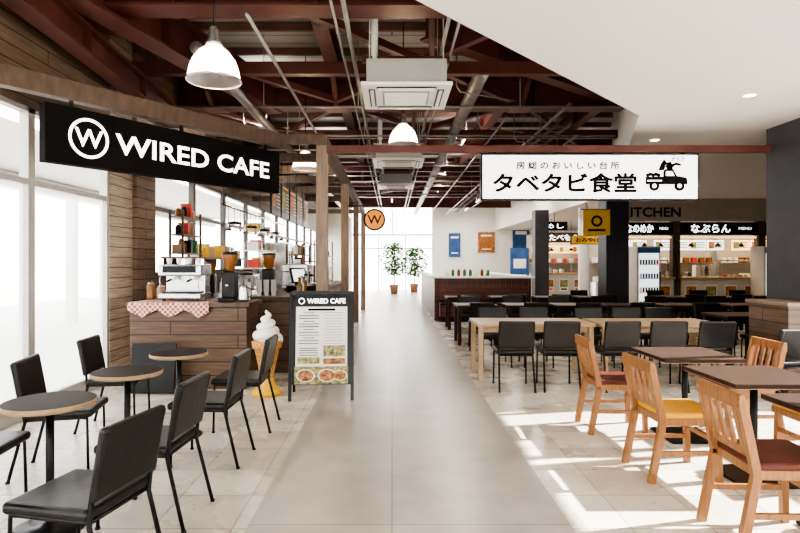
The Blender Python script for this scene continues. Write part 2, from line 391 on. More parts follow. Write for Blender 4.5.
def pendant(loc,cord):
    e=empty('pendant_lamp',loc)
    b=MB()
    pr=[(.055,.30),(.075,.27),(.12,.235),(.165,.17),(.19,.10),(.205,.02),(.21,0)]
    seg=48; vs=[];fs=[]
    for r,z in pr:
        for k in range(seg):
            a=2*math.pi*k/seg; rr=r*(1+(.018 if k%2 else 0)); vs.append((rr*math.cos(a),rr*math.sin(a),z))
    for i in range(len(pr)-1):
        for k in range(seg): fs.append((i*seg+k,i*seg+(k+1)%seg,(i+1)*seg+(k+1)%seg,(i+1)*seg+k))
    b.add(vs,fs,m_shade,True); b.build('shade',parent=e)
    b=MB(); b.lathe([(.0,.44),(.03,.44),(.045,.40),(.05,.33),(.065,.31),(.065,.285),(0,.285)],(0,0,0),m_ss)
    b.tube([(0,0,.44),(0,0,cord)],.008,m_black,6); b.lathe([(.212,0),(.218,.0),(.218,.012),(.212,.012)],(0,0,0),m_ss,48,False)
    b.build('cap_and_cord',parent=e)
    b=MB(); b.lathe([(.001,.07),(.03,.085),(.042,.12),(.035,.16),(.02,.2),(.018,.28)],(0,0,0),m_bulb,16,False); b.build('bulb',parent=e)
    l=bpy.data.lights.new('lamp_light','POINT'); l.energy=40; l.color=(1,.80,.56); l.shadow_soft_size=.05
    o=bpy.data.objects.new('lamp_light',l); o.location=(0,0,.03); COL.objects.link(o); o.parent=e
pendant((-1.43,4.5,2.95),1.94); pendant((.16,7.9,3.15),1.74); pendant((-1.4,9.05,3.0),1.89)

def strip(x,y):  # added strip with area lamps down and up, to brighten the dark hall
    e=empty('added_fill_strip',(x,y,4.12))
    zz=H-4.12
    b=MB(); b.box((0,0,.04),(.08,1.25,.05),m_ac,.005); b.tube([(0,-.58,-.005),(0,.58,-.005)],.014,m_fillglow,10)
    for s in (-.5,.5): b.tube([(0,s,.07),(0,s,zz)],.006,m_grayp,6)
    b.build('housing',parent=e)
    for nm,z,rx,en in (('fill_down',-.03,0,80),('fill_up',.09,180,28)):
        l=bpy.data.lights.new(nm,'AREA'); l.shape='RECTANGLE'; l.size=.12; l.size_y=1.2; l.energy=en; l.color=(1,.94,.86)
        o=bpy.data.objects.new(nm,l); o.location=(0,0,z); o.rotation_euler=(R(rx),0,0); COL.objects.link(o); o.parent=e
for x,y in ((-2.4,10.2),(1.55,12.2),(-1.6,15.0),(1.55,16.3),(4.4,16.3),(1.7,20.3),(-1.5,20.3),(4.4,20.5),(0,24),(3.7,24),(0,27.8),(3.7,27.8)): strip(x,y)

def downlight(x,y,e=40):
    b=MB(); b.lathe([(.075,-.004),(.065,-.012),(.055,-.004)],(0,0,0),m_ac,24,False); b.lathe([(0.0,-.003),(.055,-.003)],(0,0,0),m_down,24,False)
    o=b.build('recessed_downlight',(x,y,SZ-.001))
    l=bpy.data.lights.new('lamp_light','SPOT'); l.energy=e; l.spot_size=R(120); l.spot_blend=.7; l.color=(1,.86,.68); l.shadow_soft_size=.06
    q=bpy.data.objects.new('lamp_light',l); q.location=(0,0,-.03); COL.objects.link(q); q.parent=o
for x,y in ((3.64,5.7),(3.66,7.8),(5.3,10.3),(4.9,9.2),(6.8,12.5),(8.6,12.5),(7.6,9.6)): downlight(x,y,80 if y>8 else 45)

# ---------------------------------------------------------------- sign bar + signs
b=MB(); b.beam((-3.5,4.3,3.05),(-1.38,7.24,3.05),.12,.17,m_beamw)
b.build('cafe_fascia_beam')
b=MB(); b.beam((-.83,7.13,2.935),(4.8,7.13,2.935),.07,.09,m_steel); b.build('sign_support_bar')

ang=math.degrees(math.atan2(2.3,1.57))
sg=empty('cafe_hanging_sign',((-3.06-1.49)/2,(4.9+7.2)/2,2.64),ang)
b=MB(); L=2.79; hh=.52
b.box((0,0,0),(L,.12,hh),m_ink,.008)
for x in (-1.15,0,1.2): b.box((x,.0,.3),(.03,.03,.12),m_metal)
b.ring(-1.02,0,.158,.185,-.061,m_lit)
b.build('sign_box',parent=sg)
text('W','logo_letter',(-1.02,-.066,0),m_lit,sg,w=.26,h=.17,offset=.01)
text('WIRED CAFE','lettering',(.22,-.066,0),m_lit,sg,w=1.98,h=.2,offset=.018)

ws=empty('restaurant_hanging_sign',(2.50,7.13,2.575))
b=MB(); b.box((0,0,0),(2.75,.11,.59),m_black,.006); b.box((0,-.056,0),(2.71,.012,.55),m_signw)
for x in (-1.2,1.2): b.box((x,.0,.303),(.04,.04,.024),m_metal)
y=-.064; X0=.70; Z0=-.19; SCL=.53
def tr(p): return [(X0+x*SCL,Z0+z*SCL) for x,z in p]
b.plate(tr([(0,.18),(0,.36),(.42,.36),(.42,.18)]),y,m_ink)
b.plate(tr([(.42,.18),(.42,.50),(.47,.54),(.66,.54),(.74,.38),(.98,.34),(1.0,.18)]),y,m_ink)
b.plate(tr([(.48,.38),(.48,.49),(.63,.49),(.68,.38)]),y-.005,m_signw)
b.plate(tr([(.04,.25),(.04,.28),(.38,.28),(.38,.25)]),y-.005,m_signw)
for cx in (.2,.8):
    b.plate(tr([(cx+.12*math.cos(a*math.pi/12),.14+.12*math.sin(a*math.pi/12)) for a in range(24)]),y-.003,m_ink)
    b.plate(tr([(cx+.05*math.cos(a*math.pi/12),.14+.05*math.sin(a*math.pi/12)) for a in range(24)]),y-.008,m_signw)
for i in range(5):
    cx=.05+i*.065; b.plate(tr([(cx+.045*math.cos(a*math.pi/6),.40+.02*(i%2)+.045*math.sin(a*math.pi/6)) for a in range(12)]),y,m_ink)
b.plate(tr([(.52,.52),(.48,.60),(.50,.70),(.60,.72),(.65,.62),(.64,.52)]),y,m_ink)
b.plate(tr([(.6,.56),(.72,.64),(.84,.62),(.84,.67),(.72,.70),(.58,.64)]),y,m_ink)
b.plate(tr([(.30,.50),(.36,.66),(.44,.78),(.50,.70),(.44,.52)]),y,m_ink)
for a in range(3): b.plate(tr([(.62+a*.12,.74),(.64+a*.12,.73),(.70+a*.11,.84),(.68+a*.11,.85)]),y,m_ink)
b.build('sign_box',parent=ws)
text('タベタビ食堂','lettering',(-.32,-.064,-.075),m_ink,ws,w=1.80,h=.235,bold=.009)
text('房 総 の お い し い 台 所','small_lettering',(-.28,-.064,.145),m_ink,ws,w=1.3,h=.095,bold=.003)

# ---------------------------------------------------------------- chairs
def dark_chair():
    b=MB()
    b.box((0,.02,.445),(.43,.43,.055),m_vinyl,.022,seg=3)
    b.box((0,-.235,.66),(.42,.04,.32),m_vinyl,.018,rot=(R(10),0,0),seg=3)
    for s in (-1,1):
        b.tube([(s*.2,.21,.0),(s*.195,.2,.41),(s*.19,.18,.415),(s*.19,-.18,.415)],.0105,m_metal,8)
        b.tube([(s*.205,-.29,.0),(s*.195,-.19,.40),(s*.195,-.2,.5),(s*.19,-.275,.80)],.0115,m_metal,8)
        b.tube([(s*.2,.21,0),(s*.2,.21,.012)],.015,m_black,8); b.tube([(s*.205,-.29,0),(s*.205,-.29,.012)],.015,m_black,8)
    b.tube([(-.19,-.18,.41),(.19,-.18,.41)],.01,m_metal,8); b.tube([(-.19,.18,.41),(.19,.18,.41)],.01,m_metal,8)
    b.tube([(-.19,-.262,.75),(.19,-.262,.75)],.009,m_metal,8)
    return b.mesh('metal_frame_chair')
def wood_chair(seat):
    b=MB(); w=m_chairw
    b.box((0,.02,.415),(.43,.42,.05),w,.006); b.box((0,.02,.452),(.42,.41,.05),seat,.02,seg=3)
    for s in (-1,1):
        b.beam((s*.195,.2,0),(s*.19,.19,.42),.038,.038,w,up=(0,1,0))
        b.beam((s*.195,-.27,0),(s*.195,-.19,.42),.036,.045,w,up=(0,1,0)); b.beam((s*.195,-.19,.4),(s*.195,-.27,.80),.036,.042,w,up=(0,1,0))
        b.beam((s*.193,-.24,.2),(s*.193,.19,.2),.02,.03,w)
    b.beam((-.215,-.272,.785),(.215,-.272,.785),.028,.075,w); b.beam((-.19,-.205,.51),(.19,-.205,.51),.022,.04,w)
    for x in (-.125,-.042,.042,.125): b.beam((x,-.208,.5),(x,-.268,.77),.014,.036,w,up=(1,0,0))
    b.beam((-.19,.195,.27),(.19,.195,.27),.02,.03,w)
    return b.mesh('wooden_chair')
DC=dark_chair(); WY=wood_chair(m_yell); WB=wood_chair(m_vinylb)
def chair(me,x,y,rz,name='metal_frame_chair'): return place(me,name,(x,y,0),rz)
for x,y,rz in ((-1.40,2.55,78),(-1.43,3.33,86),(-1.40,4.28,88),(-1.36,5.12,90)): chair(DC,x,y,rz)
for x,y,rz in ((-2.4,2.45,-92),(-2.42,3.2,-84),(-2.36,4.05,-78),(-2.5,5.12,-84)): chair(DC,x,y,rz)
def round_table(x,y):
    b=MB(); r=.24
    b.lathe([(0,.69),(r-.004,.69),(r,.694),(r,.714),(r-.004,.72)],(0,0,0),m_edge,48,False)
    b.lathe([(r-.006,.7203),(0.0,.7204)],(0,0,0),m_rtop,48,False)
    b.lathe([(.09,.68),(.09,.69)],(0,0,0),m_metal); b.tube([(0,0,.02),(0,0,.69)],.022,m_metal,16)
    b.lathe([(0,0),(.19,0),(.19,.008),(.05,.02),(.03,.04),(0.0,.04)],(0,0,0),m_metal,40,False)
    b.build('round_cafe_table',(x,y,0))
for x,y in ((-1.93,2.3),(-1.93,3.16),(-1.9,4.02),(-1.84,4.84)): round_table(x,y)

for x,y,rz,me in ((2.06,3.05,-92,WB),(2.02,4.0,-88,WY),(2.0,5.05,-92,WB),(3.05,3.05,90,WB),(3.05,3.95,92,WY),(3.02,4.9,90,WB)):
    chair(me,x,y,rz,'wooden_chair')
def square_table(x,y,s=.68):
    b=MB()
    b.box((0,0,.705),(s,s,.03),m_dtop,.004); b.box((0,0,.687),(s-.02,s-.02,.008),m_edge)
    b.box((0,0,.67),(.3,.3,.02),m_metal); b.tube([(0,0,.02),(0,0,.68)],.025,m_metal,16)
    b.box((0,0,.012),(.42,.42,.02),m_metal,.006)
    b.build('square_dining_table',(x,y,0))
for y in (3.0,3.9,4.82): square_table(2.52,y,.66)

def long_table(x0,x1,y,d=.75,top=None,name='long_dining_table'):
    top=top or m_lightw
    b=MB(); w=x1-x0
    b.box((0,0,.70),(w,d,.04),top,.004)
    for sx in (-1,1):
        for sy in (-1,1): b.box((sx*(w/2-.05),sy*(d/2-.05),.34),(.06,.06,.68),top,.004)
    b.box((0,d/2-.06,.64),(w-.14,.02,.07),top); b.box((0,-d/2+.06,.64),(w-.14,.02,.07),top)
    b.build(name,((x0+x1)/2,y,0))
long_table(1.08,2.58,7.45); long_table(2.64,4.2,7.4)
for x in (1.45,1.98,2.66,3.22,3.76): chair(DC,x,6.72,random.uniform(-5,5))
chair(DC,4.1,5.95,8)
for x in (1.5,2.1,2.95,3.5,4.0): chair(DC,x,8.15,180+random.uniform(-5,5))
for x in (1.55,2.45,3.35,4.25,5.3,6.5,7.5,8.5):
    long_table(x-.38,x+.38,10.4,.7,m_dtop,'dining_table')
    chair(DC,x,9.75,random.uniform(-6,6)); chair(DC,x,11.05,180+random.uniform(-6,6))
for x in (5.2,6.2,7.2):
    long_table(x-.38,x+.38,8.4,.7,m_dtop,'dining_table'); chair(DC,x,7.8,4); chair(DC,x,9.02,176)
for x in (1.6,2.6,3.6,4.55,6.4,7.4,8.4):
    long_table(x-.38,x+.38,12.7,.7,m_dtop,'dining_table')
    chair(DC,x,12.05,random.uniform(-8,8))
    if x>4: chair(DC,x,13.35,180+random.uniform(-8,8))
b=MB(); b.bx(4.46,4.79,6.3,7.0,0,1.0,m_cntr); b.bx(4.43,4.79,6.27,7.03,1.0,1.04,m_post)
b.build('low_timber_partition')

# ---------------------------------------------------------------- cafe corner
b=MB()
for y in (7.22,10.7,14,17.5): b.box((-.9,y,1.5),(.14,.14,3.0),m_post,.006)
b.beam((-.9,7.15,3.06),(-.9,17.6,3.06),.12,.14,m_beamw)
for y in (7.22,8.5,9.6,10.7,12.3,14,17.5): b.beam((-3.48 if y>7.5 else -1.35,y,3.08),(-.9,y,3.08),.08,.13,m_beamw)
b.beam((-2.2,7.5,3.1),(-2.2,17.5,3.1),.08,.1,m_beamw)
b.build('timber_cafe_frame')
b=MB()
b.bx(-3.1,-1.72,6.62,7.2,0,.97,m_cntr); b.bx(-3.14,-1.68,6.58,7.24,.97,1.02,m_beamw,.004)
b.build('cafe_counter')
b=MB()
b.bx(-1.95,-1.2,7.6,14.2,0,.98,m_cntr); b.bx(-2.0,-1.15,7.56,14.24,.98,1.03,m_beamw,.004)
b.build('cafe_counter')
b=MB(); b.bx(-3.42,-2.85,8.3,14,0,.88,m_ss,.005); b.bx(-3.43,-2.83,8.28,14.02,.88,.92,m_ss)
for i in range(6): b.bx(-2.845,-2.83,8.4+i*.93,9.25+i*.93,.12,.8,m_ss,.004)
b.build('kitchen_back_counter')
b=MB(); b.bx(-3.4,-2.7,14.2,15.4,0,2.0,m_ss,.01)
for z in (.1,1.05): b.bx(-2.7,-2.67,14.25,14.78,z,z+.9,m_ss,.008); b.bx(-2.7,-2.67,14.82,15.35,z,z+.9,m_ss,.008)
b.tube([(-2.64,14.74,1.2),(-2.64,14.74,1.8)],.012,m_black); b.tube([(-2.64,14.86,1.2),(-2.64,14.86,1.8)],.012,m_black)
b.build('steel_refrigerator')
b=MB(); vs=[];fs=[];nu=34;path=[(7.15,1.026),(6.9,1.026),(6.6,1.027),(6.565,1.02),(6.56,.97)]
for i in range(nu+1):
    x=-3.1+i*.95/nu
    for j,(yy,zz) in enumerate(path): vs.append((x,yy-(.008*math.sin(i*1.1) if j>2 else 0),zz))
    ph=(i%12)/12; dz=.03+.09*(1-abs(2*ph-1)); vs.append((x,6.555-.015*math.sin(i*.9),.97-dz))
n=len(path)+1
for i in range(nu):
    for j in range(n-1): fs.append((i*n+j,(i+1)*n+j,(i+1)*n+j+1,i*n+j+1))
b.add(vs,fs,m_ging,True); b.build('gingham_tablecloth')
def espresso(loc,rz=0):
    b=MB()
    b.box((0,0,.06),(.5,.42,.06),m_ss,.01); b.box((0,.1,.2),(.48,.2,.24),m_ss,.01); b.box((0,0,.37),(.52,.42,.14),m_ss,.02)
    b.box((0,-.05,.1),(.44,.24,.02),m_black); b.box((0,-.213,.38),(.4,.006,.08),m_black)
    for x in (-.12,.12):
        b.lathe([(.035,0),(.035,.06)],(x,-.1,.25),m_ss,20); b.tube([(x,-.12,.26),(x,-.27,.24)],.014,m_black,8)
    for x in (-.23,.23): b.tube([(x,-.16,.33),(x,-.22,.26),(x,-.2,.14)],.006,m_ss,6)
    for x in (-.2,-.08,.04,.16):
        b.lathe([(.025,0),(.035,.07),(.033,.07),(.023,.005)],(x,.0,.445),m_white,16,False)
    for sx in(-.2,.2):
        for sy in(-.16,.16): b.lathe([(.02,0),(.02,.04)],(sx,sy,0),m_black,12)
    b.build('espresso_machine',loc,rz)
espresso((-2.55,6.92,1.031)); espresso((-1.6,9.45,1.031),90)
def grinder(loc):
    b=MB(); b.box((0,0,.02),(.2,.3,.04),m_black,.008); b.box((0,.04,.2),(.17,.18,.34),m_black,.02)
    b.lathe([(.05,.37),(.06,.4),(.095,.55),(.095,.57)],(0,.04,0),m_amber,24); b.lathe([(0,.57),(.1,.57),(.09,.6),(0,.6)],(0,.04,0),m_black,24,False)
    b.tube([(0,-.04,.2),(0,-.12,.19)],.02,m_ss); b.build('coffee_grinder',loc)
grinder((-2.02,6.95,1.021)); grinder((-1.82,8.25,1.031)); grinder((-3.1,9.55,.921))
def bottle_row(loc,n,mats,name='syrup_bottle_set',dx=.09,along='x'):
    b=MB()
    for i in range(n):
        c=(i*dx,0,0) if along=='x' else (0,i*dx,0); h=random.uniform(.2,.3)
        b.lathe([(0,0),(.034,0),(.036,.02),(.036,h*.6),(.014,h*.78),(.013,h)],c,mats[i%len(mats)],16); b.lathe([(.016,h),(.016,h+.02)],c,m_black,12)
    b.build(name,loc)
bottle_row((-1.28,7.7,1.031),6,[m_amber,m_green,m_paper,m_red],along='y',dx=.1)
bottle_row((-3.1,8.5,.921),7,[m_amber,m_paper,m_green],along='y')
bottle_row((-3.1,10.2,.921),10,[m_white,m_amber,m_ss],along='y',dx=.12)
bottle_row((-1.28,9.95,1.031),8,[m_red,m_paper,m_amber],along='y',dx=.12)
def cups(loc,n=4):
    b=MB()
    for i in range(n):
        for k in range(7): b.lathe([(.028,0),(.04,.09),(.042,.09)],(i*.1,0,k*.022),m_white,16,False)
    b.build('paper_cup_stack',loc)
cups((-1.83,7.10,1.021),1); cups((-1.85,7.8,1.031),3); cups((-3.25,11.7,.921),3)
# glass canisters and tray on front counter, jug
b=MB()
for i,(x,h,mm) in enumerate(((0,.2,m_amber),(.13,.16,m_edge),(.25,.24,m_food))):
    b.lathe([(0,0),(.05,0),(.052,.02),(.052,h*.85),(.04,h)],(x,0,0),mm,20,False); b.lathe([(0,h+.03),(.012,h+.03),(.012,h+.012),(.045,h+.01),(.045,h-.005),(0,h-.005)][::-1],(x,0,0),m_ss,20,False)
b.build('canister_set',(-3.05,7.08,1.031))
b=MB(); b.lathe([(0,0),(.06,0),(.065,.03),(.05,.15),(.045,.19),(.052,.2)],(0,0,0),m_ss,24,False); b.tube([(.05,0,.17),(.1,0,.15),(.1,0,.07),(.06,0,.05)],.007,m_black,8)
b.build('milk_jug',(-1.8,6.78,1.021))
b=MB(); b.box((0,0,.05),(.34,.32,.1),m_black,.01); b.box((0,.06,.26),(.34,.03,.24),m_black,.01,rot=(R(-15),0,0)); b.box((0,.04,.26),(.29,.005,.19),m_litmenu,rot=(R(-15),0,0)); b.tube([(0,.1,.1),(0,.08,.2)],.02,m_black)
b.build('cash_register',(-1.42,8.75,1.031),60)
b=MB(); b.box((0,0,.02),(.5,.8,.04),m_ss,.005); b.box((0,0,.48),(.5,.8,.03),m_ss,.005)
for sx in(-.235,.235):
    for sy in(-.385,.385): b.box((sx,sy,.25),(.02,.02,.44),m_ss)
b.box((0,0,.25),(.48,.76,.01),m_glass); b.box((.243,0,.25),(.006,.76,.44),m_glass)
for j in range(5):
    for z in (.04,.255): b.lathe([(0,.05),(.03,.045),(.05,.02),(.05,0)],(.05,-.3+j*.15,z),m_edge if z>.1 else m_food,16,False)
b.build('pastry_display_case',(-1.5,11.6,1.031))
def rack(loc,w=.3,l=.9,h=.8):
    b=MB()
    for sx in (-1,1):
        for sy in (-1,1): b.box((sx*(w/2-.015),sy*(l/2-.015),h/2),(.03,.03,h),m_beamw)
    for z in (.05,.33,.6): 
        b.box((0,0,z),(w,l,.02),m_post)
        yy=-l/2+.09
        while yy<l/2-.06:
            hh=random.uniform(.1,.22); 
            if random.random()<.5: b.box((0,yy,z+.01+hh/2),(.16,.09,hh),random.choice([m_paper,m_red,m_yban,m_black,m_edge,m_green]),.004)
            else: b.lathe([(0,0),(.045,0),(.045,hh*.8),(.03,hh*.9),(.03,hh)],(0,yy,z+.01),random.choice([m_amber,m_ss,m_white,m_black]),16)
            yy+=.115
    b.build('stocked_counter_rack',loc)
rack((-1.75,10.5,1.031)); rack((-1.55,12.7,1.031),.32,1.0,.95); rack((-3.22,10.75-2.0,1.581),.22,.8,.7)
b=MB(); b.box((0,0,.16),(.42,.5,.3),m_ss,.01); b.box((.212,-.06,.17),(.006,.34,.22),m_black); b.box((.225,.14,.17),(.02,.02,.22),m_ss)
for i in range(3): b.box((0,0,.33+i*.035),(.34,.44,.025),m_edge if i%2 else m_black,.004)
for sx in(-.18,.18):
    for sy in(-.2,.2): b.lathe([(.015,0),(.015,.015)],(sx,sy,0),m_black,10)
b.build('countertop_oven',(-3.12,12.05,.921))
b=MB(); b.tube([(-2.5,8.2,2.35),(-2.5,13,2.35)],.014,m_ss,8)
for y in (8.3,10.6,12.9): b.tube([(-2.5,y,2.35),(-2.5,y,3.02)],.008,m_metal,6)
for i in range(13):
    y=8.55+i*.34; q=i%3
    b.tube([(-2.5,y,2.35),(-2.5,y,2.15)],.006,m_ss,6)
    if q==0: b.tube([(-2.5,y,2.16),(-2.5,y,2.10),(-2.5,y,1.98)],.05,m_ss,12,radii=[.01,.01,.06])
    elif q==1: b.lathe([(.02,.0),(.11,-.02),(.12,-.05),(.0,-.05)],(-2.5,y,2.15),m_black,20,False)
    else: b.box((-2.5,y,2.08),(.02,.09,.16),m_edge,.005)
b.build('kitchen_utensil_rail')
b=MB()
for x in (-3.3,-2.9):
    for y in (12.5,13.9): b.tube([(x,y,.921),(x,y,2.2)],.012,m_ss,8)
for z in (1.35,1.75,2.15): 
    b.bx(-3.32,-2.88,12.48,13.92,z,z+.02,m_ss)
    for i in range(6): 
        h=random.uniform(.12,.25); b.bx(-3.25,-3.0,12.55+i*.22,12.72+i*.22,z+.02,z+.02+h,random.choice([m_paper,m_red,m_edge,m_green,m_yban]),.005)
b.build('kitchen_wire_shelf')
b=MB(); b.bx(-3.43,-3.1,8.3,12,1.55,1.58,m_post)
for i in range(12):
    h=random.uniform(.1,.24); b.bx(-3.38,-3.2,9.25+i*.22,9.4+i*.22,1.58,1.58+h,random.choice([m_paper,m_ss,m_edge,m_black,m_yban]),.005)
for y in (8.4,10.2,11.9): b.bx(-3.43,-3.2,y,y+.02,1.4,1.55,m_metal)
b.build('wall_storage_shelf')
for i in range(5):
    b=MB(); y=7.78+i*.66
    b.box((0,0,0),(.03,.58,.5),m_black,.004)
    b.box((.017,-.14,.0),(.004,.22,.28),[m_food,m_food2][i%2])
    for j in range(6): b.box((.017,.14,.12-j*.05),(.004,.22 if j%2 else .17,.01),m_paper)
    b.box((.017,0,.2),(.004,.4,.02),m_orange)
    for s in (-.25,.25): b.tube([(0,s,.24),(0,s,.58)],.005,m_metal,6)
    b.build('hanging_menu_board',(-1.62,y,2.4))
rs=empty('round_hanging_sign',(-.33,10.6,2.3))
b=MB(); b.ring(0,0,0,.21,-.028,m_black,th=0); b.ring(0,0,.0,.175,-.03,m_orange)
vs=[];fs=[]
for k in range(40):
    a=2*math.pi*k/40; vs+= [(.21*math.cos(a),-.028,.21*math.sin(a)),(.21*math.cos(a),.028,.21*math.sin(a))]
for k in range(40): j=(k+1)%40; fs.append((2*k,2*k+1,2*j+1,2*j))
fs.append([2*k+1 for k in range(40)]); b.add(vs,fs,m_black)
b.beam((-.5,0,.26),(.2,0,.26),.025,.025,m_metal); b.beam((-.12,0,.17),(-.12,0,.26),.015,.015,m_metal,up=(0,1,0)); b.beam((.12,0,.17),(.12,0,.26),.015,.015,m_metal,up=(0,1,0))
b.build('disc',parent=rs); text('W','letter',(0,-.04,0),m_black,rs,w=.27,h=.17,offset=.015)
af=empty('a_frame_menu_board',(-.78,6.25,0),4)
b=MB()
for s in (-1,1):
    b.beam((s*.335,-.2,0),(s*.335,-.02,1.17),.035,.035,m_black,up=(0,1,0)); b.beam((s*.335,.25,0),(s*.335,.0,1.15),.03,.03,m_black,up=(0,1,0))
b.box((0,-.1,.66),(.65,.015,.98),m_black,rot=(R(-8.7),0,0))
b.beam((-.335,-.02,1.16),(.335,-.02,1.16),.04,.035,m_black); b.beam((-.335,-.17,.19),(.335,-.17,.19),.03,.03,m_black)
b.box((.0,-.107,.68),(.56,.006,.66),m_paper,rot=(R(-8.7),0,0))
b.box((0,-.166,.27),(.6,.006,.2),m_black,rot=(R(-8.7),0,0))
b.build('board_frame',parent=af)
b=MB()
def lp(x,z): return (x,-.100+(z-.68)*.1535-.014,z)
for i in range(12):
    z=.94-i*.03; 
    b.box(lp(-.14,z),(.22 if i%3 else .12,.003,.007),m_ink,rot=(R(-8.7),0,0)); b.box(lp(.13,z),(.18 if i%2 else .22,.003,.007),m_grayp,rot=(R(-8.7),0,0))
b.box(lp(0,.975),(.3,.003,.022),m_ink,rot=(R(-8.7),0,0))
for x,z,w,h,mm in ((.14,.53,.24,.12,m_food2),(-.14,.43,.24,.07,m_food2),(.14,.42,.24,.06,m_food)): b.box(lp(x,z),(w,.004,h),mm,rot=(R(-8.7),0,0))
for i in range(4): b.box(lp(-.14,.56-i*.025),(.2,.003,.007),m_ink,rot=(R(-8.7),0,0))
b.add([(x_,-.1755+(z_-.27)*.1535,z_) for x_,z_ in ((-.29,.18),(.29,.18),(.29,.365),(-.29,.365))],[(0,1,2,3)],m_food2)
for x,r in ((-.17,.1),(.06,.1),(.2,.08)):
    b.add([(x+r*math.cos(k*math.pi/12),-.178+(.7*r*math.sin(k*math.pi/12))*.1535,.27+.7*r*math.sin(k*math.pi/12)) for k in range(24)],[tuple(range(24))],m_paper)
    r*=.85; b.add([(x+r*math.cos(k*math.pi/12),-.180+(.7*r*math.sin(k*math.pi/12))*.1535,.27+.7*r*math.sin(k*math.pi/12)) for k in range(24)],[tuple(range(24))],m_food)
b.build('menu_print',parent=af)
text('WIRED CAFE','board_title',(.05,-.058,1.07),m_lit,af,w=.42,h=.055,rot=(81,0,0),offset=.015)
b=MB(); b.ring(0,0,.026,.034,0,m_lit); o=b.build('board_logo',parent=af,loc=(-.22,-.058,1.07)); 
b=MB()
b.lathe([(0,0),(.17,0),(.17,.05),(.15,.06)],(0,0,0),m_conebase,40,False); b.lathe([(.15,.06),(.1,.1),(.085,.16),(.10,.19),(0.0,.19)],(0,0,0),m_conebase,40,False)
b.lathe([(.055,.12),(.14,.52),(.165,.53),(.17,.60),(.155,.605),(0,.61)],(0,0,0),m_cone,40,False)
pts=[];rad=[];N=120
for i in range(N+1):
    t=i/N; a=t*2*math.pi*3.6; rr=.115*(1-t)**.8; pts.append((rr*math.cos(a),rr*math.sin(a),.62+t*.33)); rad.append(.068*(1-t*.80))
b.tube(pts,.07,m_cream,14,radii=rad); b.lathe([(.1,.58),(.10,.7),(.06,.83),(0.0,.92)],(0,0,0),m_cream,24,False)
b.build('soft_serve_cone_statue',(-1.42,6.36,0))
b=MB(); b.box((0,0,.29),(.5,.03,.56),m_black,.004,rot=(R(-8),0,0)); b.beam((-.2,-.02,.005),(-.2,.1,.4),.02,.02,m_metal); b.beam((.2,-.02,.005),(.2,.1,.4),.02,.02,m_metal)
b.build('small_chalkboard',(-2.72,6.38,0))

# ---------------------------------------------------------------- central booth
b=MB()
b.bx(1.1,3.6,14.5,14.6,0,1.08,m_redw); b.bx(1.1,1.2,14.6,21,0,1.08,m_redw); b.bx(3.5,3.6,14.6,21,0,1.08,m_redw)
b.bx(1.02,3.68,14.42,14.72,1.08,1.13,m_white); b.bx(1.02,1.28,14.7,21.05,1.08,1.13,m_white); b.bx(3.42,3.68,14.7,21.05,1.08,1.13,m_white)
for i in range(17): b.bx(1.14+i*.15,1.17+i*.15,14.47,14.5,.06,1.05,m_redw)
b.build('timber_booth_partition')
b=MB(); b.bx(1.25,3.45,14.0+.06,14.42,.0,.12,m_black); b.bx(1.2,3.5,13.98,14.4,.12,.42,m_redw); b.bx(1.2,3.5,13.9,14.36,.42,.48,m_vinyl,.02); b.box((2.35,14.38,.68),(2.3,.06,.36),m_redw,.02)
b.build('bench_seat')
b=MB(); b.bx(1.5,3.2,17,17.6,0,.98,m_white); b.bx(1.45,3.25,16.95,17.65,.98,1.02,m_lightw)
for i in range(8): b.lathe([(.03,0),(.05,.1),(.05,.2),(.02,.26)],(1.7+i*.18,17.3,1.02),random.choice([m_green,m_amber,m_white]),14)
b.build('service_counter')

